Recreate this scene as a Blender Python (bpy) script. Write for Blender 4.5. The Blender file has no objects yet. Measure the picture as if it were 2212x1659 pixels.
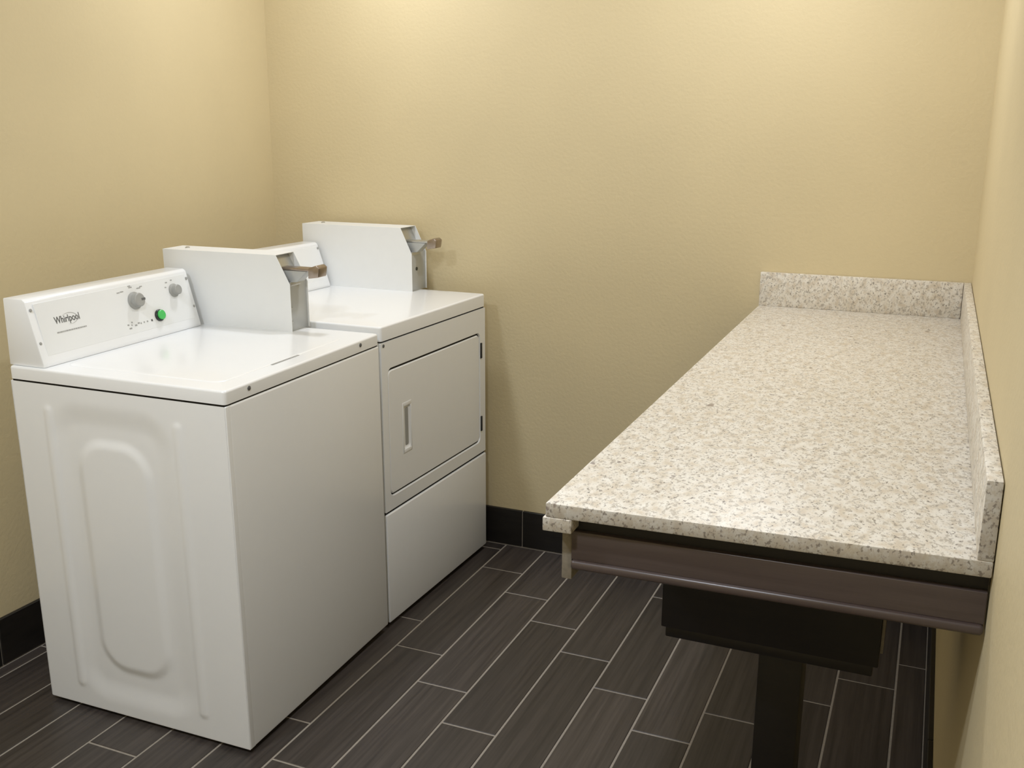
import bpy, bmesh, math, random
from mathutils import Vector, Matrix, Euler

random.seed(4)
S = bpy.context.scene
COL = S.collection

# ------------------------------------------------------------------ camera
CAM = dict(f=2147.4, x=2.3458, y=-3.1917, z=1.4697, yaw=22.985, pitch=-13.837, roll=0.336)


def make_camera():
    ya, pi_, ro = (math.radians(CAM[k]) for k in ('yaw', 'pitch', 'roll'))
    fw = Vector((-math.sin(ya) * math.cos(pi_), math.cos(ya) * math.cos(pi_), math.sin(pi_)))
    rt = Vector((math.cos(ya), math.sin(ya), 0))
    up = rt.cross(fw)
    rt, up = rt * math.cos(ro) + up * math.sin(ro), up * math.cos(ro) - rt * math.sin(ro)
    m = Matrix((rt, up, -fw)).transposed().to_4x4()
    m.translation = (CAM['x'], CAM['y'], CAM['z'])
    cd = bpy.data.cameras.new('camera')
    cd.sensor_width = 36
    cd.lens = CAM['f'] / 2212 * 36
    cd.clip_start = 0.02
    co = bpy.data.objects.new('camera', cd)
    co.matrix_world = m
    COL.objects.link(co)
    S.camera = co


make_camera()

# ------------------------------------------------------------------ world, light levels, exposure
w = bpy.data.worlds.new('world')
S.world = w
w.use_nodes = True
w.node_tree.nodes['Background'].inputs[0].default_value = (0.9, 0.93, 1.0, 1)
w.node_tree.nodes['Background'].inputs[1].default_value = 0.0
S.view_settings.view_transform = 'Standard'
S.view_settings.look = 'None'
S.view_settings.gamma = 1
S.view_settings.exposure = 0.0
S.view_settings.use_curve_mapping = False

CEIL = 2.44
# recessed ceiling lights in a two by two grid: x, y, watts, colour, diameter
LIGHTS = [
    (0.60, -0.50, 8.5, (0.97, 1.0, 1.07), 0.16, 'round recessed ceiling light above the dryer'),
    (1.85, -0.60, 10.2, (0.97, 1.0, 1.07), 0.16, 'round recessed ceiling light above the walled end of the counter'),
    (0.60, -2.60, 17.0, (0.92, 1.0, 1.14), 0.16, 'round recessed ceiling light over open floor beside the washing machine'),
    (1.85, -2.95, 21.5, (0.92, 1.0, 1.14), 0.16, 'round recessed ceiling light just beyond the free end of the counter'),
]

# ------------------------------------------------------------------ helpers


def finish(bm, name, mat, parent=None, smooth=False, angle=35):
    me = bpy.data.meshes.new(name)
    bmesh.ops.recalc_face_normals(bm, faces=bm.faces[:])
    bm.to_mesh(me)
    bm.free()
    if mat:
        me.materials.append(mat)
    o = bpy.data.objects.new(name, me)
    COL.objects.link(o)
    if parent:
        o.parent = parent
    if smooth:
        for p in me.polygons:
            p.use_smooth = True
        me.set_sharp_from_angle(angle=math.radians(angle))
    return o


def bx(bm, a, b):
    vs = [bm.verts.new((x, y, z)) for x in (a[0], b[0]) for y in (a[1], b[1]) for z in (a[2], b[2])]
    fs = []
    for q in ((0, 1, 3, 2), (4, 6, 7, 5), (0, 4, 5, 1), (2, 3, 7, 6), (0, 2, 6, 4), (1, 5, 7, 3)):
        fs.append(bm.faces.new([vs[i] for i in q]))
    return vs, fs


def bevel(bm, w, seg=2):
    bmesh.ops.recalc_face_normals(bm, faces=bm.faces[:])
    bmesh.ops.bevel(bm, geom=bm.edges[:] + bm.verts[:], offset=w, segments=seg, affect='EDGES', profile=0.5)


def box(name, a, b, mat, parent=None, bev=0.0, seg=2):
    bm = bmesh.new()
    bx(bm, a, b)
    if bev:
        bevel(bm, bev, seg)
    return finish(bm, name, mat, parent, smooth=bev > 0)


def prism(name, prof, y0, y1, mat, parent=None, bev=0.0, seg=2):
    """profile of (x, z) points extruded along y"""
    bm = bmesh.new()
    lo = [bm.verts.new((x, y0, z)) for x, z in prof]
    hi = [bm.verts.new((x, y1, z)) for x, z in prof]
    bm.faces.new(lo)
    bm.faces.new(hi[::-1])
    n = len(prof)
    for i in range(n):
        bm.faces.new((lo[i], hi[i], hi[(i + 1) % n], lo[(i + 1) % n]))
    if bev:
        bevel(bm, bev, seg)
    return finish(bm, name, mat, parent, smooth=bev > 0)


def lathe(bm, prof, n=28, mtx=None):
    """profile of (r, h) revolved about the local z axis, closed at both ends"""
    rings = []
    for r, h in prof:
        ring = []
        for i in range(n):
            a = 2 * math.pi * i / n
            ring.append(bm.verts.new((r * math.cos(a), r * math.sin(a), h)))
        rings.append(ring)
    for p, q in zip(rings, rings[1:]):
        for i in range(n):
            bm.faces.new((p[i], p[(i + 1) % n], q[(i + 1) % n], q[i]))
    bm.faces.new(rings[0][::-1])
    bm.faces.new(rings[-1])
    if mtx:
        bmesh.ops.transform(bm, matrix=mtx, verts=bm.verts[:])


def turned(name, prof, mat, parent, mtx=None, n=28):
    bm = bmesh.new()
    lathe(bm, prof, n, mtx)
    return finish(bm, name, mat, parent, smooth=True)


def rod(name, p0, p1, r, mat, parent, n=16):
    p0, p1 = Vector(p0), Vector(p1)
    d = p1 - p0
    m = Matrix.Translation(p0) @ d.to_track_quat('Z', 'Y').to_matrix().to_4x4()
    return turned(name, [(r, 0), (r, d.length)], mat, parent, m, n)


def empty(name, loc, rot=(0, 0, 0)):
    o = bpy.data.objects.new(name, None)
    o.location = loc
    o.rotation_euler = rot
    o.empty_display_size = 0.1
    COL.objects.link(o)
    return o


def tag(o, label, cat, group=None):
    o['label'] = label
    o['category'] = cat
    if group:
        o['group'] = group
    return o


def struct(o, label=None):
    o['kind'] = 'structure'
    if label:
        o['label'] = label
    return o


# ------------------------------------------------------------------ materials


def new_mat(name):
    m = bpy.data.materials.new(name)
    m.use_nodes = True
    nt = m.node_tree
    return m, nt, nt.nodes['Principled BSDF']


def simple(name, col, rough=0.5, metal=0.0, coat=0.0, noise=0.0, nscale=30.0, bump=0.0, spec=0.5):
    m, nt, b = new_mat(name)
    b.inputs['Roughness'].default_value = rough
    b.inputs['Metallic'].default_value = metal
    b.inputs['Coat Weight'].default_value = coat
    b.inputs['Coat Roughness'].default_value = 0.12
    b.inputs['Specular IOR Level'].default_value = spec
    tc = nt.nodes.new('ShaderNodeTexCoord')
    nz = nt.nodes.new('ShaderNodeTexNoise')
    nz.inputs['Scale'].default_value = nscale
    nz.inputs['Detail'].default_value = 3
    nt.links.new(tc.outputs['Object'], nz.inputs['Vector'])
    mx = nt.nodes.new('ShaderNodeMix')
    mx.data_type = 'RGBA'
    mx.inputs['A'].default_value = (*[c * (1 - noise) for c in col], 1)
    mx.inputs['B'].default_value = (*[min(1, c * (1 + noise)) for c in col], 1)
    nt.links.new(nz.outputs['Fac'], mx.inputs['Factor'])
    nt.links.new(mx.outputs['Result'], b.inputs['Base Color'])
    if bump:
        bp = nt.nodes.new('ShaderNodeBump')
        bp.inputs['Strength'].default_value = bump
        bp.inputs['Distance'].default_value = 0.002
        nt.links.new(nz.outputs['Fac'], bp.inputs['Height'])
        nt.links.new(bp.outputs['Normal'], b.inputs['Normal'])
    return m


def ramp(nt, stops):
    r = nt.nodes.new('ShaderNodeValToRGB')
    e = r.color_ramp.elements
    while len(e) < len(stops):
        e.new(0.5)
    for el, (p, c) in zip(e, stops):
        el.position = p
        el.color = (*c, 1) if len(c) == 3 else c
    return r


def granite_mat(name, k=1.0, fl=0.0):
    m, nt, b = new_mat(name)
    L = nt.links.new
    tc = nt.nodes.new('ShaderNodeTexCoord')
    mp = nt.nodes.new('ShaderNodeMapping')
    mp.inputs['Rotation'].default_value = (0.2, 0.15, 0.5)
    mp.inputs['Scale'].default_value = (1.25, 0.8, 1.0)
    L(tc.outputs['Object'], mp.inputs['Vector'])

    def noise(scale, detail, rough=0.55):
        n = nt.nodes.new('ShaderNodeTexNoise')
        n.inputs['Scale'].default_value = scale
        n.inputs['Detail'].default_value = detail
        n.inputs['Roughness'].default_value = rough
        L(mp.outputs['Vector'], n.inputs['Vector'])
        return n

    def mix(fac, a, col):
        x = nt.nodes.new('ShaderNodeMix')
        x.data_type = 'RGBA'
        L(fac, x.inputs['Factor'])
        L(a, x.inputs['A'])
        x.inputs['B'].default_value = (*col, 1)
        return x.outputs['Result']

    n1 = noise(60, 3)
    base = ramp(nt, [(p, tuple(x * k for x in q)) for p, q in ((0.34, (0.60, 0.525, 0.415)), (0.48, (0.70, 0.65, 0.56)), (0.64, (0.76, 0.725, 0.65)))])
    L(n1.outputs['Fac'], base.inputs['Fac'])
    n2 = noise(120, 4, 0.6)
    f2 = ramp(nt, [(0.51 - fl, (0, 0, 0)), (0.62 - fl, (0.75, 0.75, 0.75))])
    L(n2.outputs['Fac'], f2.inputs['Fac'])
    c = mix(f2.outputs['Color'], base.outputs['Color'], (0.37, 0.32, 0.25))
    n3 = noise(165, 3, 0.6)
    f3 = ramp(nt, [(0.59 - fl, (0, 0, 0)), (0.67 - fl, (0.85, 0.85, 0.85))])
    L(n3.outputs['Fac'], f3.inputs['Fac'])
    c = mix(f3.outputs['Color'], c, (0.16, 0.135, 0.11))
    n4 = noise(34, 2, 0.5)
    f4 = ramp(nt, [(0.72, (0, 0, 0)), (0.76, (0.7, 0.7, 0.7))])
    L(n4.outputs['Fac'], f4.inputs['Fac'])
    c = mix(f4.outputs['Color'], c, (0.13, 0.09, 0.08))
    n5 = noise(17, 2, 0.5)
    f5 = ramp(nt, [(0.62, (0, 0, 0)), (0.78, (0.25, 0.25, 0.25))])
    L(n5.outputs['Fac'], f5.inputs['Fac'])
    c = mix(f5.outputs['Color'], c, (0.52, 0.42, 0.25))
    L(c, b.inputs['Base Color'])
    b.inputs['Roughness'].default_value = 0.42
    return m


def tile_mat(name, dark, light, axis_scale, rough, rnd=0.35):
    m, nt, b = new_mat(name)
    L = nt.links.new
    tc = nt.nodes.new('ShaderNodeTexCoord')
    oi = nt.nodes.new('ShaderNodeObjectInfo')
    ad = nt.nodes.new('ShaderNodeVectorMath')
    ad.operation = 'MULTIPLY_ADD'
    ad.inputs[1].default_value = (7.0, 13.0, 5.0)
    cx = nt.nodes.new('ShaderNodeCombineXYZ')
    for i in range(3):
        L(oi.outputs['Random'], cx.inputs[i])
    L(cx.outputs['Vector'], ad.inputs[0])
    L(tc.outputs['Object'], ad.inputs[2])
    mp = nt.nodes.new('ShaderNodeMapping')
    mp.inputs['Scale'].default_value = axis_scale
    L(ad.outputs['Vector'], mp.inputs['Vector'])
    n1 = nt.nodes.new('ShaderNodeTexNoise')
    n1.inputs['Scale'].default_value = 1.0
    n1.inputs['Detail'].default_value = 5
    n1.inputs['Roughness'].default_value = 0.65
    L(mp.outputs['Vector'], n1.inputs['Vector'])
    r = ramp(nt, [(0.28, dark), (0.72, light)])
    L(n1.outputs['Fac'], r.inputs['Fac'])
    # a little tone difference from piece to piece
    ma = nt.nodes.new('ShaderNodeMath')
    ma.operation = 'MULTIPLY_ADD'
    ma.inputs[1].default_value = rnd
    ma.inputs[2].default_value = 1 - rnd / 2
    L(oi.outputs['Random'], ma.inputs[0])
    vm = nt.nodes.new('ShaderNodeVectorMath')
    vm.operation = 'SCALE'
    L(r.outputs['Color'], vm.inputs[0])
    L(ma.outputs['Value'], vm.inputs['Scale'])
    L(vm.outputs['Vector'], b.inputs['Base Color'])
    bp = nt.nodes.new('ShaderNodeBump')
    bp.inputs['Strength'].default_value = 0.12
    bp.inputs['Distance'].default_value = 0.001
    L(n1.outputs['Fac'], bp.inputs['Height'])
    L(bp.outputs['Normal'], b.inputs['Normal'])
    b.inputs['Roughness'].default_value = rough
    return m


def paint_mat(name, col):
    m, nt, b = new_mat(name)
    L = nt.links.new
    tc = nt.nodes.new('ShaderNodeTexCoord')
    n1 = nt.nodes.new('ShaderNodeTexNoise')
    n1.inputs['Scale'].default_value = 90
    n1.inputs['Detail'].default_value = 4
    L(tc.outputs['Object'], n1.inputs['Vector'])
    n2 = nt.nodes.new('ShaderNodeTexNoise')
    n2.inputs['Scale'].default_value = 2.2
    n2.inputs['Detail'].default_value = 2
    L(tc.outputs['Object'], n2.inputs['Vector'])
    r = ramp(nt, [(0.3, tuple(c * 0.97 for c in col)), (0.7, tuple(c * 1.03 for c in col))])
    L(n2.outputs['Fac'], r.inputs['Fac'])
    L(r.outputs['Color'], b.inputs['Base Color'])
    bp = nt.nodes.new('ShaderNodeBump')
    bp.inputs['Strength'].default_value = 0.38
    bp.inputs['Distance'].default_value = 0.002
    L(n1.outputs['Fac'], bp.inputs['Height'])
    L(bp.outputs['Normal'], b.inputs['Normal'])
    b.inputs['Roughness'].default_value = 0.6
    b.inputs['Specular IOR Level'].default_value = 0.35
    return m


M = {}
M['wall'] = paint_mat('beige_wall_paint', (0.63, 0.53, 0.325))
M['ceiling'] = paint_mat('white_ceiling_paint', (0.75, 0.73, 0.68))
M['grout'] = simple('sanded_grout', (0.31, 0.275, 0.23), 0.9, noise=0.18, nscale=120)
M['tile'] = tile_mat('wood_look_floor_tile', (0.026, 0.021, 0.018), (0.072, 0.059, 0.051), (75, 2.2, 20), 0.42)
M['base_tile'] = tile_mat('dark_base_tile', (0.007, 0.006, 0.005), (0.017, 0.014, 0.012), (8, 8, 60), 0.45)
M['enamel'] = simple('white_appliance_enamel', (0.85, 0.86, 0.86), 0.28, coat=0.35, noise=0.01)
M['plastic_white'] = simple('white_console_plastic', (0.80, 0.81, 0.80), 0.4, noise=0.01)
M['coin_paint'] = simple('white_coin_box_paint', (0.80, 0.81, 0.80), 0.4, noise=0.015)
M['dark_gap'] = simple('dark_seam', (0.02, 0.018, 0.015), 0.9, noise=0.1)
M['rubber'] = simple('black_rubber', (0.02, 0.02, 0.02), 0.7, noise=0.1)
M['steel'] = simple('brushed_steel', (0.55, 0.55, 0.53), 0.35, metal=0.9, noise=0.06, nscale=80)
M['dull_steel'] = simple('grey_steel_plate', (0.46, 0.47, 0.46), 0.42, metal=0.35, noise=0.05)
M['bronze'] = simple('worn_bronze_slide', (0.36, 0.30, 0.25), 0.3, metal=0.9, noise=0.15, nscale=90)
M['knob'] = simple('grey_knob_plastic', (0.33, 0.33, 0.31), 0.45, noise=0.04)
M['green'] = simple('green_button_plastic', (0.06, 0.52, 0.10), 0.3, coat=0.3, noise=0.05)
M['black_plastic'] = simple('black_plastic', (0.015, 0.02, 0.018), 0.4, noise=0.1)
M['ink'] = simple('dark_grey_print', (0.12, 0.12, 0.115), 0.6, noise=0.02)
M['ink_light'] = simple('light_grey_print', (0.36, 0.36, 0.345), 0.6, noise=0.02)
M['granite'] = granite_mat('speckled_granite')
M['granite_edge'] = granite_mat('dark_granite_edge', 0.62, 0.045)  # darker, more heavily flecked copy of the granite for upright edge faces
M['wood'] = tile_mat('dark_stained_wood', (0.052, 0.036, 0.032), (0.080, 0.060, 0.053), (3, 9, 70), 0.33, 0.1)
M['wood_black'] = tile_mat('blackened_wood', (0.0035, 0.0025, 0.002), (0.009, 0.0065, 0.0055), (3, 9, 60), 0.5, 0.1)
M['raw_board'] = simple('raw_board_edge', (0.19, 0.165, 0.125), 0.8, noise=0.3, nscale=160)

lens_m, nt_, b_ = new_mat('light_lens')
b_.inputs['Emission Color'].default_value = (1, 0.95, 0.85, 1)
b_.inputs['Emission Strength'].default_value = 6.0
M['lens'] = lens_m
M['trim'] = simple('white_trim_ring', (0.8, 0.8, 0.78), 0.5, noise=0.01)

# ------------------------------------------------------------------ room shell
HW, YF = 2.4514, -3.75
T = 0.1
struct(box('wall_left', (-T, YF - T, -0.05), (0, T, CEIL), M['wall']), 'beige painted wall behind the machines')
struct(box('wall_back', (0, 0, -0.05), (HW, T, CEIL), M['wall']), 'beige painted wall between machines and counter end')
struct(box('wall_right', (HW, YF - T, -0.05), (HW + T, T, CEIL), M['wall']), 'beige painted wall along the granite counter')
struct(box('wall_front', (0, YF - T, -0.05), (HW, YF, CEIL), M['wall']), 'beige painted wall facing the dryer side')
ceil = struct(box('ceiling', (-T, YF - T, CEIL), (HW + T, T, CEIL + T), M['ceiling']), 'white painted ceiling')

# floor: grout bed with every tile its own piece
floor = struct(box('floor', (0, YF, -0.05), (HW, 0, -0.0016), M['grout']), 'dark wood-look plank tile floor with pale grout')
X0, TW, TL, G = 0.5167, 0.1538, 0.6135, 0.0056
ROWJ = {-4: -0.04, -3: -0.50, -2: -0.05, -1: -0.205, 0: -0.352, 1: -0.51, 2: -0.675, 3: -0.226, 4: -0.381, 5: -0.535,
        6: -0.68, 7: -0.83, 8: -0.985, 9: -0.831, 10: -0.664, 11: -0.507, 12: -0.356}
tile_cache = {}


def tile_mesh(sx, sy):
    k = (round(sx, 4), round(sy, 4))
    if k not in tile_cache:
        bm = bmesh.new()
        vs, fs = bx(bm, (-sx / 2, -sy / 2, -0.006), (sx / 2, sy / 2, 0))
        top = [e for e in bm.edges if all(v.co.z > -0.001 for v in e.verts)]
        bmesh.ops.bevel(bm, geom=top, offset=0.0012, segments=1, affect='EDGES')
        bmesh.ops.recalc_face_normals(bm, faces=bm.faces[:])
        me = bpy.data.meshes.new('tile')
        bm.to_mesh(me)
        bm.free()
        me.materials.append(M['tile'])
        tile_cache[k] = me
    return tile_cache[k]


BB = 0.012
for n, j in ROWJ.items():
    xa, xb = max(X0 + n * TW, BB) + G / 2, min(X0 + (n + 1) * TW, HW - BB) - G / 2
    if xb - xa < 0.01:
        continue
    y = j
    while y + TL < -BB:
        y += TL
    edges = [-BB]
    while y > YF:
        if edges[-1] - y > 0.02:
            edges.append(y)
        y -= TL
    edges.append(YF)
    for y1, y0 in zip(edges, edges[1:]):
        sx, sy = xb - xa, y1 - y0 - G
        o = bpy.data.objects.new('tile', tile_mesh(sx, sy))
        o.location = ((xa + xb) / 2, (y0 + y1) / 2, random.uniform(-0.0003, 0.0))
        COL.objects.link(o)
        o.parent = floor

# tile baseboards
BH = 0.1407


def baseboard(name, p0, p1, nrm, joint, length, lab):
    """tiles from p0 to p1 (2D) standing on the floor, thickness along nrm"""
    p0, p1, nrm = Vector(p0), Vector(p1), Vector(nrm)
    d = (p1 - p0)
    Ltot = d.length
    d.normalize()

    def slab(nm, s0, s1, t0, t1, z0, z1, mat, parent, bev=0):
        pts = [p0 + d * s + nrm * t for s in (s0, s1) for t in (t0, t1)]
        a = (min(p.x for p in pts), min(p.y for p in pts), z0)
        b = (max(p.x for p in pts), max(p.y for p in pts), z1)
        return box(nm, a, b, mat, parent, bev, 1)
    root = struct(slab(name, 0, Ltot, 0.0, 0.0085, -0.001, BH - 0.003, M['grout'], None), lab)
    s = joint % length
    cuts = [0.0]
    while s < Ltot:
        if s > 0.03:
            cuts.append(s)
        s += length
    cuts.append(Ltot)
    for a, b in zip(cuts, cuts[1:]):
        if b - a > 0.02:
            slab('tile', a + 0.0018, b - 0.0018, 0.0005, BB, 0.0015, BH, M['base_tile'], root, 0.0015)
    return root


baseboard('baseboard_back', (BB, 0), (HW - BB, 0), (0, -1), 1.041 - BB, 0.305, 'dark tile baseboard on the wall between machines and counter')
baseboard('baseboard_left', (0, 0), (0, YF), (1, 0), 1.397, 0.61, 'dark tile baseboard on the wall behind the machines')
baseboard('baseboard_right', (HW, 0), (HW, YF), (-1, 0), 0.35, 0.61, 'dark tile baseboard on the wall under the counter')

# ------------------------------------------------------------------ ceiling lights
for lx, ly, watts, colr, dia, lab in LIGHTS:
    t = empty('recessed_light', (lx, ly, CEIL))
    tag(t, lab, 'ceiling light', 'recessed ceiling lights')
    r = dia / 2
    turned('trim_ring', [(r + 0.024, 0.0), (r + 0.022, -0.006), (r + 0.004, -0.008)], M['trim'], t, n=40)
    turned('lens', [(r + 0.002, -0.0075), (r + 0.001, -0.0095)], M['lens'], t, n=40)
    ld = bpy.data.lights.new('lamp', 'AREA')
    ld.shape = 'DISK'
    ld.size = dia
    ld.energy = watts
    ld.color = colr
    lo = bpy.data.objects.new('lamp', ld)
    lo.location = (0, 0, -0.012)
    COL.objects.link(lo)
    lo.parent = t

# ------------------------------------------------------------------ machine pieces


def sstep(a, b, x):
    t = max(0.0, min(1.0, (x - a) / (b - a)))
    return t * t * (3 - 2 * t)


def rrect(x, z, cx, cz, hx, hz, r):
    qx, qz = abs(x - cx) - hx + r, abs(z - cz) - hz + r
    return math.hypot(max(qx, 0), max(qz, 0)) + min(max(qx, qz), 0) - r


def embossed_panel(name, x0, x1, z0, z1, y, mat, parent):
    """pressed sheet-metal side: sunken field with a raised pad, a raised bead on either side"""
    nx, nz = 130, 170
    bm = bmesh.new()
    V = []
    for k in range(nz + 1):
        z = z0 + (z1 - z0) * k / nz
        row = []
        for i in range(nx + 1):
            x = x0 + (x1 - x0) * i / nx
            lean = 0.012 * (0.44 - z)
            h = -0.0065 * sstep(0.034, -0.034, rrect(x, z, -0.345 + lean, 0.435, 0.165, 0.375, 0.07))
            h += 0.0062 * sstep(0.014, -0.016, rrect(x, z, -0.345 + lean, 0.437, 0.108, 0.305, 0.08))
            for bxx in (-0.139, -0.534):
                h += 0.0028 * sstep(0.007, -0.007, rrect(x, z, bxx + lean * 0.5, 0.438, 0.011, 0.380, 0.011))
            h *= sstep(0, 0.02, min(x - x0, x1 - x, z - z0, z1 - z))
            row.append(bm.verts.new((x, y - h, z)))
        V.append(row)
    for k in range(nz):
        for i in range(nx):
            bm.faces.new((V[k][i], V[k][i + 1], V[k + 1][i + 1], V[k + 1][i]))
    return finish(bm, name, mat, parent, True, 60)


def slab_loops(name, x0, x1, y0, y1, levels, r, mat, parent, K=6):
    """rounded-corner slab from stacked loops; levels are (inset, z)"""
    bm = bmesh.new()
    ls = []
    for ins, z in levels:
        pts = []
        rr = max(r - ins, 0.001)
        for (cx, cy, st) in ((x1 - ins - rr, y1 - ins - rr, 0), (x0 + ins + rr, y1 - ins - rr, 90), (x0 + ins + rr, y0 + ins + rr, 180), (x1 - ins - rr, y0 + ins + rr, 270)):
            for i in range(K + 1):
                t = math.radians(st + 90 * i / K)
                pts.append(bm.verts.new((cx + rr * math.cos(t), cy + rr * math.sin(t), z)))
        ls.append(pts)
    for p, q in zip(ls, ls[1:]):
        n = len(p)
        for i in range(n):
            bm.faces.new((p[i], p[(i + 1) % n], q[(i + 1) % n], q[i]))
    bm.faces.new(ls[0][::-1])
    bm.faces.new(ls[-1])
    return finish(bm, name, mat, parent, True, 40)


def deck(name, D, Wd, z0, z1, mat, parent):
    """porcelain top with softly rounded upper edges"""
    e = 0.006
    lv = [(0.0, z0)] + [(e * (1 - math.cos(t)), z1 - e + e * math.sin(t)) for t in (0, 0.4, 0.8, 1.2, math.pi / 2)]
    return slab_loops(name, -D, 0, 0, Wd, lv, 0.010, mat, parent)


def feet(parent, D, Wd, z0, tx):
    for fx in (-0.06, -D + 0.06):
        for fy in (0.06, Wd - 0.06):
            drop = -(z0 + tx * fy)
            turned('leveling_foot', [(0.022, drop), (0.022, drop + 0.008), (0.008, drop + 0.009), (0.008, 0.03)], M['rubber'], parent,
                   Matrix.Translation((fx, fy, 0)), 20)


class Face:
    """sloped console face: y along the machine width, s up the slope"""

    def __init__(self, a, b):
        self.a = Vector((a[0], 0, a[1]))
        self.e = (Vector((b[0], 0, b[1])) - self.a)
        self.len = self.e.length
        self.e.normalize()
        self.n = Vector((0, 1, 0)).cross(self.e)
        if self.n.x < 0:
            self.n = -self.n

    def m(self, y, s, lift=0.0):
        # local x = +y of machine, local y = up the slope, local z = outward
        p = self.a + self.e * s + Vector((0, y, 0)) + self.n * lift
        m = Matrix((Vector((0, 1, 0)), self.e, self.n)).transposed().to_4x4()
        m.translation = p
        return m


def flat(name, rects, mat, parent, mtx, thick=0.0004):
    bm = bmesh.new()
    for (x0, y0, x1, y1) in rects:
        bx(bm, (x0, y0, 0), (x1, y1, thick))
    bmesh.ops.transform(bm, matrix=mtx, verts=bm.verts[:])
    return finish(bm, name, mat, parent)


def text_mesh(name, body, size, mat, parent, mtx, bold=0.0, shear=0.0, sx=1.0):
    cu = bpy.data.curves.new(name, 'FONT')
    cu.body = body
    cu.size = size
    cu.extrude = 0.0003
    cu.offset = bold
    cu.shear = shear
    tmp = bpy.data.objects.new(name + '_tmp', cu)
    COL.objects.link(tmp)
    dg = bpy.context.evaluated_depsgraph_get()
    me = bpy.data.meshes.new_from_object(tmp.evaluated_get(dg))
    bpy.data.objects.remove(tmp)
    bpy.data.curves.remove(cu)
    me.transform(mtx @ Matrix.Diagonal((sx, 1, 1, 1)))
    me.name = name
    me.materials.clear()
    me.materials.append(mat)
    o = bpy.data.objects.new(name, me)
    COL.objects.link(o)
    o.parent = parent
    return o


def console(parent, xback, xbot, xtop, z0, z1, y0, y1):
    c = prism('control_console', [(xback, z0), (xbot + 0.004, z0), (xbot + 0.004, z0 + 0.008), (xtop + 0.004, z1 - 0.006), (xtop - 0.004, z1), (xback + 0.004, z1)],
              y0, y1, M['enamel'], parent, 0.0025)
    fc = Face((xbot + 0.004, z0), (xtop + 0.004, z1))
    L = fc.len
    bm = bmesh.new()
    bx(bm, (y0 + 0.020, 0.026, 0), (y1 - 0.016, L - 0.014, 0.0018))
    bevel(bm, 0.0008, 1)
    bmesh.ops.transform(bm, matrix=fc.m(0, 0, 0.0), verts=bm.verts[:])
    finish(bm, 'console_plate', M['plastic_white'], c, True)
    for yy in (y0 + 0.010, y1 - 0.008):
        for ss in (0.060, 0.143):
            turned('screw', [(0.004, 0), (0.004, 0.0012), (0.0025, 0.002)], M['knob'], c, fc.m(yy, ss, 0.0), 12)
    return c, fc


def coin_box(parent, z0, yc0, yc1, xb, xf, ztop, zch, lock):
    """sheet-metal coin meter case: side plates, top, back, inset steel front, coin slide"""
    c = empty('coin_box', (0, 0, 0))
    c.parent = parent
    th = 0.0016
    xch = xf - 0.043
    prof = [(xb, z0), (xf, z0), (xf, zch), (xch, ztop), (xb, ztop)]
    for ya, yb in ((yc0, yc0 + th), (yc1 - th, yc1)):
        prism('side_plate', prof, ya, yb, M['coin_paint'], c)
    box('top_plate', (xb, yc0 + th, ztop - th), (xch, yc1 - th, ztop), M['coin_paint'], c)
    box('rear_plate', (xb, yc0 + th, z0), (xb + th, yc1 - th, ztop - th), M['coin_paint'], c)
    ins = 0.0045
    fp = box('front_plate', (xf - ins - 0.004, yc0 + th, z0), (xf - ins, yc1 - th, zch + 0.004), M['dull_steel'], c, 0.001)
    # recessed plate behind the slanted opening
    prism('slot_plate', [(xch - 0.018, ztop - 0.004), (xch - 0.022, ztop - 0.004), (xf - 0.03, zch + 0.004), (xf - 0.024, zch + 0.004)], yc0 + th, yc1 - th, M['steel'], c)
    turned('screw', [(0.007, 0), (0.007, 0.002), (0.004, 0.004)], M['steel'], c, Matrix.Translation((xb + 0.055, (yc0 + yc1) / 2, ztop)), 16)
    ym = yc0 + 0.036
    hx = xf - 0.026
    zs = zch + 0.042
    # coin chute below the slide
    prism('coin_chute', [(xf - 0.028, zch + 0.002), (xf + 0.012, zch + 0.006), (xf + 0.046, zs - 0.004), (xf - 0.036, zs - 0.004)], ym - 0.020, ym + 0.020, M['dull_steel'], c, 0.001)
    sl = box('coin_slide', (xf - 0.045, ym - 0.019, zs - 0.003), (hx + 0.098, ym + 0.019, zs + 0.004), M['bronze'] if not lock else M['steel'], c, 0.001)
    prism('slide_handle', [(hx + 0.078, zs - 0.024), (hx + 0.112, zs - 0.019), (hx + 0.116, zs + 0.008), (hx + 0.106, zs + 0.015), (hx + 0.080, zs + 0.006)],
          ym - 0.022, ym + 0.022, M['bronze'], sl, 0.003)
    box('slide_bezel', (xf - 0.010, ym - 0.026, zch - 0.006), (xf - 0.004, ym + 0.024, zch + 0.006), M['steel'], c, 0.001)
    if lock:
        rod('lock', (xf - 0.010, ym + 0.004, zch - 0.055), (xf - 0.003, ym + 0.004, zch - 0.055), 0.0065, M['black_plastic'], fp)
    else:
        for zz in (z0 + 0.022, z0 + 0.062):
            box('hinge_tab', (xf - ins, yc0 + th, zz), (xf - 0.001, yc0 + 0.012, zz + 0.007), M['dull_steel'], fp)
    return c


# ------------------------------------------------------------------ washing machine
WTX = 0.016
wm = empty('washing_machine', (0.9242, -1.46, 0.0113), (WTX, 0, 0.0115))
tag(wm, 'white coin operated top loading washing machine with green start button', 'washing machine')
WD, WW, WH, ZD = 0.649, 0.682, 0.911, 0.879
cab = box('cabinet', (-WD, 0.012, 0.002), (0, WW, ZD - 0.0045), M['enamel'], wm, 0.005, 3)
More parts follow.
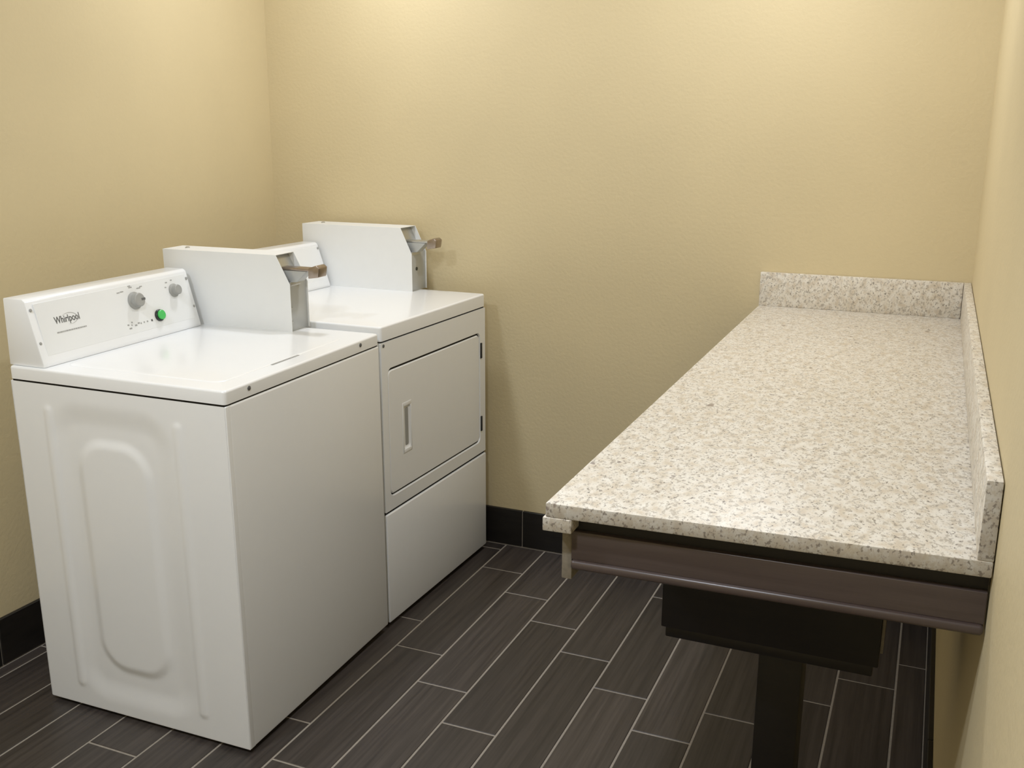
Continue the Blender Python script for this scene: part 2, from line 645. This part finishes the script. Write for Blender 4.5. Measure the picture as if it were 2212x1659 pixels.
# pressed side panel wraps the near side of the cabinet
embossed_panel('side_panel', -WD + 0.002, -0.0025, 0.002, ZD - 0.0045, 0.0, M['enamel'], wm)
box('corner_fold', (-0.006, 0.0, 0.002), (-0.0005, 0.02, ZD - 0.0045), M['enamel'], wm, 0.0024, 3)
box('rear_fold', (-WD, 0.0, 0.002), (-WD + 0.006, 0.02, ZD - 0.0045), M['enamel'], wm, 0.0024, 3)
box('bottom_fold', (-WD + 0.004, 0.0005, 0.0), (-0.004, 0.02, 0.004), M['enamel'], wm)
box('deck_seam', (-WD + 0.005, 0.004, ZD - 0.008), (-0.004, WW - 0.004, ZD + 0.002), M['dark_gap'], wm)
dk = deck('top_deck', WD, WW, ZD, WH, M['enamel'], wm)
# lid
lid = slab_loops('lid', -0.525, -0.055, 0.055, 0.585, [(0, WH - 0.001), (0, WH + 0.0003), (0.0015, WH + 0.0013), (0.005, WH + 0.0018)], 0.03, M['enamel'], dk)
box('lid_finger_notch', (-0.056, 0.250, WH + 0.0002), (-0.050, 0.365, WH + 0.0012), M['ink_light'], dk)
for cy in (0.087, 0.582):
    turned('deck_clip', [(0.0055, 0), (0.0055, 0.0015), (0.004, 0.0025)], M['ink'], dk,
           Matrix.Translation((-0.0002, cy, ZD + 0.019)) @ Matrix.Rotation(math.pi / 2, 4, 'Y'), 14)
feet(wm, WD, WW, 0.0113, WTX)

con, fc = console(wm, -0.655, -0.546, -0.586, WH, 1.077, 0.010, 0.586)
LIFT = 0.0019
# dials
kb = turned('cycle_knob', [(0.024, 0), (0.024, 0.003), (0.019, 0.006), (0.0185, 0.020), (0.016, 0.022)], M['knob'], con, fc.m(0.355, 0.112, LIFT), 32)
flat('knob_pointer', [(0.004, -0.003, 0.018, 0.003)], M['ink'], con, fc.m(0.355, 0.112, LIFT + 0.0222))
turned('temperature_knob', [(0.019, 0), (0.019, 0.003), (0.0145, 0.006), (0.014, 0.018), (0.012, 0.020)], M['knob'], con, fc.m(0.512, 0.117, LIFT), 28)
bz = turned('start_button_bezel', [(0.0165, 0), (0.0165, 0.004), (0.0145, 0.006)], M['black_plastic'], con, fc.m(0.430, 0.058, LIFT), 28)
turned('start_button', [(0.0135, 0.004), (0.0135, 0.010), (0.011, 0.012)], M['green'], con, fc.m(0.432, 0.0585, LIFT), 28)
# print on the console
text_mesh('brand_lettering', 'Whirlpool', 0.0245, M['ink'], con, fc.m(0.078, 0.098, LIFT), bold=0.0004, sx=0.78)
# swoosh ring around the name
bm = bmesh.new()
N = 40
prev = None
for i in range(N + 1):
    a = math.radians(150 - 250 * i / N)
    wd = 0.0012 * math.sin(math.pi * i / N) + 0.0002
    p = Vector((0.046 + 0.026 * math.cos(a), 0.0065 + 0.014 * math.sin(a), 0.0002))
    q = Vector((0.046 + (0.026 + wd) * math.cos(a), 0.0065 + (0.014 + wd) * math.sin(a), 0.0002))
    cur = (bm.verts.new(p), bm.verts.new(q))
    if prev:
        bm.faces.new((prev[0], prev[1], cur[1], cur[0]))
    prev = cur
bmesh.ops.transform(bm, matrix=fc.m(0.078, 0.098, LIFT + 0.0002), verts=bm.verts[:])
finish(bm, 'brand_swoosh', M['ink_light'], con)
rs = random.Random(2)
x = 0.0
rects = []
while x < 0.094:
    wdt = rs.uniform(0.003, 0.008)
    rects.append((x, 0, min(x + wdt, 0.095), 0.0032))
    x += wdt + 0.0014
flat('small_print_line', rects, M['ink_light'], con, fc.m(0.076, 0.0745, LIFT))


def dashes(name, y, s, spans, h):
    for a, b, l in spans:
        flat(name, [(a, b, a + l, b + h)], M['ink_light'], con, fc.m(y, s, LIFT))


dashes('cycle_print', 0.300, 0.140, [(0.0, 0.0, 0.010), (0.012, 0.001, 0.012), (0.044, 0.012, 0.010), (0.046, 0.008, 0.012), (0.074, 0.002, 0.014), (0.086, 0.005, 0.010)], 0.0026)
dashes('temperature_print', 0.480, 0.128, [(0.0, 0.0, 0.006), (0.006, 0.013, 0.008), (0.028, 0.017, 0.007)], 0.003)
dashes('status_print', 0.306, 0.044, [(0.0, 0.006, 0.006), (0.004, -0.004, 0.009), (0.014, 0.004, 0.003), (0.016, 0.011, 0.004), (0.026, 0.001, 0.008),
                                      (0.038, 0.005, 0.007), (0.048, 0.003, 0.004), (0.060, 0.004, 0.004), (0.072, 0.004, 0.005)], 0.004)
flat('indicator_light', [(0.395, 0.0, 0.401, 0.0055)], M['ink'], con, fc.m(0, 0.047, LIFT))
coin_box(wm, WH, 0.608, 0.697, -0.680, -0.238, 1.128, 1.046, False)

# ------------------------------------------------------------------ dryer
DTX = 0.007
dr = empty('dryer', (0.9064, -0.7577, 0.016), (DTX, 0, -0.0247))
tag(dr, 'white coin operated front loading dryer with recessed door handle', 'dryer')
DD, DW, DH, DZ = 0.70, 0.6816, 0.929, 0.886
ZS = 0.3555
box('cabinet', (-DD, 0.001, 0.0), (-0.006, DW - 0.001, DZ - 0.0045), M['enamel'], dr, 0.004)
box('deck_seam', (-DD + 0.006, 0.004, DZ - 0.009), (-0.004, DW - 0.004, DZ + 0.002), M['dark_gap'], dr)
dkd = deck('top_deck', DD, DW, DZ, DH, M['enamel'], dr)
# front frame with the door opening: four pieces around the door, one mesh
DY0, DY1, DZ0, DZ1 = 0.031, 0.642, 0.402, 0.800


def frame_panel(name, y0, y1, z0, z1, hy0, hy1, hz0, hz1, r, x_out, x_in, mat, parent):
    """flat panel with a rounded opening whose rim slopes inward"""
    bm = bmesh.new()
    K = 6

    def loop(a0, a1, b0, b1, rr, x):
        pts = []
        for (cy, cz, st) in ((a1 - rr, b1 - rr, 0), (a0 + rr, b1 - rr, 90), (a0 + rr, b0 + rr, 180), (a1 - rr, b0 + rr, 270)):
            for i in range(K + 1):
                a = math.radians(st + 90 * i / K)
                pts.append(bm.verts.new((x, cy + rr * math.cos(a), cz + rr * math.sin(a))))
        return pts
    outer_b = loop(y0, y1, z0, z1, 0.003, x_in)
    outer = loop(y0, y1, z0, z1, 0.003, x_out)
    inner = loop(hy0, hy1, hz0, hz1, r, x_out)
    rim = loop(hy0 + 0.003, hy1 - 0.003, hz0 + 0.003, hz1 - 0.003, max(r - 0.003, 0.002), x_in)
    n = len(outer)
    for p, q in ((outer_b, outer), (outer, inner), (inner, rim)):
        for i in range(n):
            bm.faces.new((p[i], p[(i + 1) % n], q[(i + 1) % n], q[i]))
    return finish(bm, name, mat, parent, True, 25)


frame_panel('front_panel', 0.0, DW, ZS + 0.006, DZ - 0.005, DY0, DY1, DZ0, DZ1, 0.022, 0.0, -0.007, M['enamel'], dr)
box('door_seam', (-0.0075, DY0 + 0.003, DZ0 + 0.003), (-0.0052, DY1 - 0.003, DZ1 - 0.003), M['dark_gap'], dr)


def rr_plate(name, y0, y1, z0, z1, r, x0, x1, bev, mat, parent, hole=None):
    """rounded plate with bevelled front edge; optional rounded pocket (y0,y1,z0,z1,r,depth)"""
    bm = bmesh.new()
    K = 6

    def loop(a0, a1, b0, b1, rr, x):
        pts = []
        for (cy, cz, st) in ((a1 - rr, b1 - rr, 0), (a0 + rr, b1 - rr, 90), (a0 + rr, b0 + rr, 180), (a1 - rr, b0 + rr, 270)):
            for i in range(K + 1):
                a = math.radians(st + 90 * i / K)
                pts.append(bm.verts.new((x, cy + rr * math.cos(a), cz + rr * math.sin(a))))
        return pts
    ls = [loop(y0, y1, z0, z1, r, x0), loop(y0, y1, z0, z1, r, x1 - bev), loop(y0 + bev, y1 - bev, z0 + bev, z1 - bev, r - bev * 0.5, x1)]
    if hole:
        a0, a1, b0, b1, hr, dep = hole
        ls += [loop(a0, a1, b0, b1, hr, x1), loop(a0 + 0.003, a1 - 0.003, b0 + 0.003, b1 - 0.003, hr - 0.002, x1 - dep * 0.7),
               loop(a0 + 0.006, a1 - 0.006, b0 + 0.006, b1 - 0.006, hr - 0.004, x1 - dep)]
    for p, q in zip(ls, ls[1:]):
        n = len(p)
        for i in range(n):
            bm.faces.new((p[i], p[(i + 1) % n], q[(i + 1) % n], q[i]))
    bm.faces.new(ls[-1])
    bm.faces.new(ls[0][::-1])
    return finish(bm, name, mat, parent, True, 25)


HY0, HY1, HZ0, HZ1 = 0.118, 0.160, 0.528, 0.664
door = rr_plate('door', DY0 + 0.0042, DY1 - 0.0045, DZ0 + 0.0075, DZ1 - 0.008, 0.018, -0.0056, -0.001, 0.003, M['enamel'], dr, (HY0, HY1, HZ0, HZ1, 0.010, 0.0041))
# raised bezel of the pull
bm = bmesh.new()
for s0, s1 in (((HY0 - 0.004, HZ0 - 0.012), (HY1 + 0.004, HZ0)), ((HY0 - 0.004, HZ1), (HY1 + 0.004, HZ1 + 0.012)), ((HY0 - 0.006, HZ0 - 0.012), (HY0, HZ1 + 0.012)), ((HY1, HZ0 - 0.012), (HY1 + 0.005, HZ1 + 0.012))):
    bx(bm, (-0.002, s0[0], s0[1]), (0.0004, s1[0], s1[1]))
bevel(bm, 0.0012, 2)
finish(bm, 'pull_bezel', M['enamel'], door, True)
rr_plate('pull_pocket', HY0 + 0.014, HY1 - 0.008, HZ0 + 0.008, HZ1 - 0.008, 0.006, -0.0053, -0.0049, 0.0003, M['knob'], door)
for hz in (0.443, 0.707):
    box('hinge', (-0.004, DY1 + 0.001, hz), (0.004, DY1 + 0.010, hz + 0.054), M['rubber'], dr, 0.001)
turned('screw', [(0.005, 0), (0.005, 0.0015), (0.003, 0.0025)], M['ink'], dr, Matrix.Translation((0, 0.013, 0.872)) @ Matrix.Rotation(math.pi / 2, 4, 'Y'), 14)
# toe panel
box('toe_panel', (-0.010, 0.002, 0.0), (0.003, DW - 0.001, ZS - 0.002), M['enamel'], dr, 0.004, 3)
box('toe_seam', (-0.0062, 0.003, ZS - 0.006), (-0.0035, DW - 0.003, ZS + 0.007), M['dark_gap'], dr)
feet(dr, DD, DW, 0.016, DTX)
cond, fd = console(dr, -0.695, -0.582, -0.630, DH, 1.086, 0.010, 0.592)
coin_box(dr, DH, 0.608, 0.712, -0.700, -0.246, 1.149, 1.060, True)

# ------------------------------------------------------------------ granite folding counter
ct = empty('folding_counter', (2.16, -1.0, 0.0))
tag(ct, 'speckled cream granite counter with dark wooden apron standing on a single post', 'counter')
OFF = Vector((-2.16, 1.0, 0))


def cb(name, a, b, mat, parent=ct, bev=0.0, seg=2):
    a, b = Vector(a) + OFF, Vector(b) + OFF
    return box(name, a, b, mat, parent, bev, seg)


ZC, TH = 0.9639, 0.022
XC0, XC1, XW = 1.866, 1.846, HW - 0.0015
YL, YR = -1.936, -1.906
bm = bmesh.new()
lo, hi = [], []
for (x, y) in ((XC0, YL), (XW, YR), (XW, -0.0015), (XC1, -0.0015)):
    lo.append(bm.verts.new(Vector((x, y, ZC - TH)) + OFF))
    hi.append(bm.verts.new(Vector((x, y, ZC)) + OFF))
bm.faces.new(lo[::-1])
bm.faces.new(hi)
for i in range(4):
    bm.faces.new((lo[i], lo[(i + 1) % 4], hi[(i + 1) % 4], hi[i]))
bevel(bm, 0.0025, 2)
slab = finish(bm, 'countertop', M['granite'], ct, True)
# built-up front edge strip under the slab
bm = bmesh.new()
lo, hi = [], []
for (x, y) in ((XC0 - 0.004, YL - 0.001), (XC0 + 0.040, YL + 0.001), (XC1 + 0.040, -0.0015), (XC1 - 0.004, -0.0015)):
    lo.append(bm.verts.new(Vector((x, y, 0.921)) + OFF))
    hi.append(bm.verts.new(Vector((x, y, ZC - TH)) + OFF))
bm.faces.new(lo[::-1])
bm.faces.new(hi)
for i in range(4):
    bm.faces.new((lo[i], lo[(i + 1) % 4], hi[(i + 1) % 4], hi[i]))
bevel(bm, 0.002, 2)
finish(bm, 'front_edge_strip', M['granite'], slab, True)
SPT, SH = 0.019, 0.105


def darker_faces(o, test):  # put the darker granite copy on faces that pass the test
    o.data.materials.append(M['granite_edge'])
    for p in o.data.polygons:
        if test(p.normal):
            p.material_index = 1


darker_faces(slab, lambda n: abs(n.z) < 0.5)
darker_faces(slab.children[0], lambda n: abs(n.z) < 0.5)
cb('rear_splash', (XC1, -SPT, ZC), (XW - SPT - 0.001, -0.0015, ZC + SH), M['granite'], ct, 0.0015)
darker_faces(cb('side_splash', (XW - SPT, YR, ZC), (XW, -0.0015, ZC + SH), M['granite'], ct, 0.0015), lambda n: n.y < -0.5)
# wooden aprons
YA = -1.893


def skewed(name, x0, x1, dy, z0, z1, depth, mat, parent, bev):
    # board across the counter end, its free side a little proud like the slab above it
    bm = bmesh.new()
    lo, hi = [], []
    for (x, y) in ((x0, YA - 0.019 + dy), (x1, YA + dy), (x1, YA + dy + depth), (x0, YA - 0.019 + dy + depth)):
        lo.append(bm.verts.new(Vector((x, y, z0)) + OFF))
        hi.append(bm.verts.new(Vector((x, y, z1)) + OFF))
    bm.faces.new(lo[::-1])
    bm.faces.new(hi)
    for i in range(4):
        bm.faces.new((lo[i], lo[(i + 1) % 4], hi[(i + 1) % 4], hi[i]))
    if bev:
        bevel(bm, bev, 4)
    return finish(bm, name, mat, parent, bev > 0)


AX0, AX1 = 1.8985, XW - 0.001
ap = skewed('end_apron', AX0, AX1, 0.0, 0.8725, 0.917, 0.02, M['wood'], ct, 0.0015)
skewed('apron_bead', AX0, AX1, -0.006, 0.8585, 0.873, 0.026, M['wood'], ap, 0.0055)
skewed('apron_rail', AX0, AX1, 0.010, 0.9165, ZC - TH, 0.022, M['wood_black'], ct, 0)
fa = cb('front_apron', (1.882, -1.906, 0.838), (1.8975, -0.02, 0.921), M['raw_board'], ct, 0.001)
# support box and post
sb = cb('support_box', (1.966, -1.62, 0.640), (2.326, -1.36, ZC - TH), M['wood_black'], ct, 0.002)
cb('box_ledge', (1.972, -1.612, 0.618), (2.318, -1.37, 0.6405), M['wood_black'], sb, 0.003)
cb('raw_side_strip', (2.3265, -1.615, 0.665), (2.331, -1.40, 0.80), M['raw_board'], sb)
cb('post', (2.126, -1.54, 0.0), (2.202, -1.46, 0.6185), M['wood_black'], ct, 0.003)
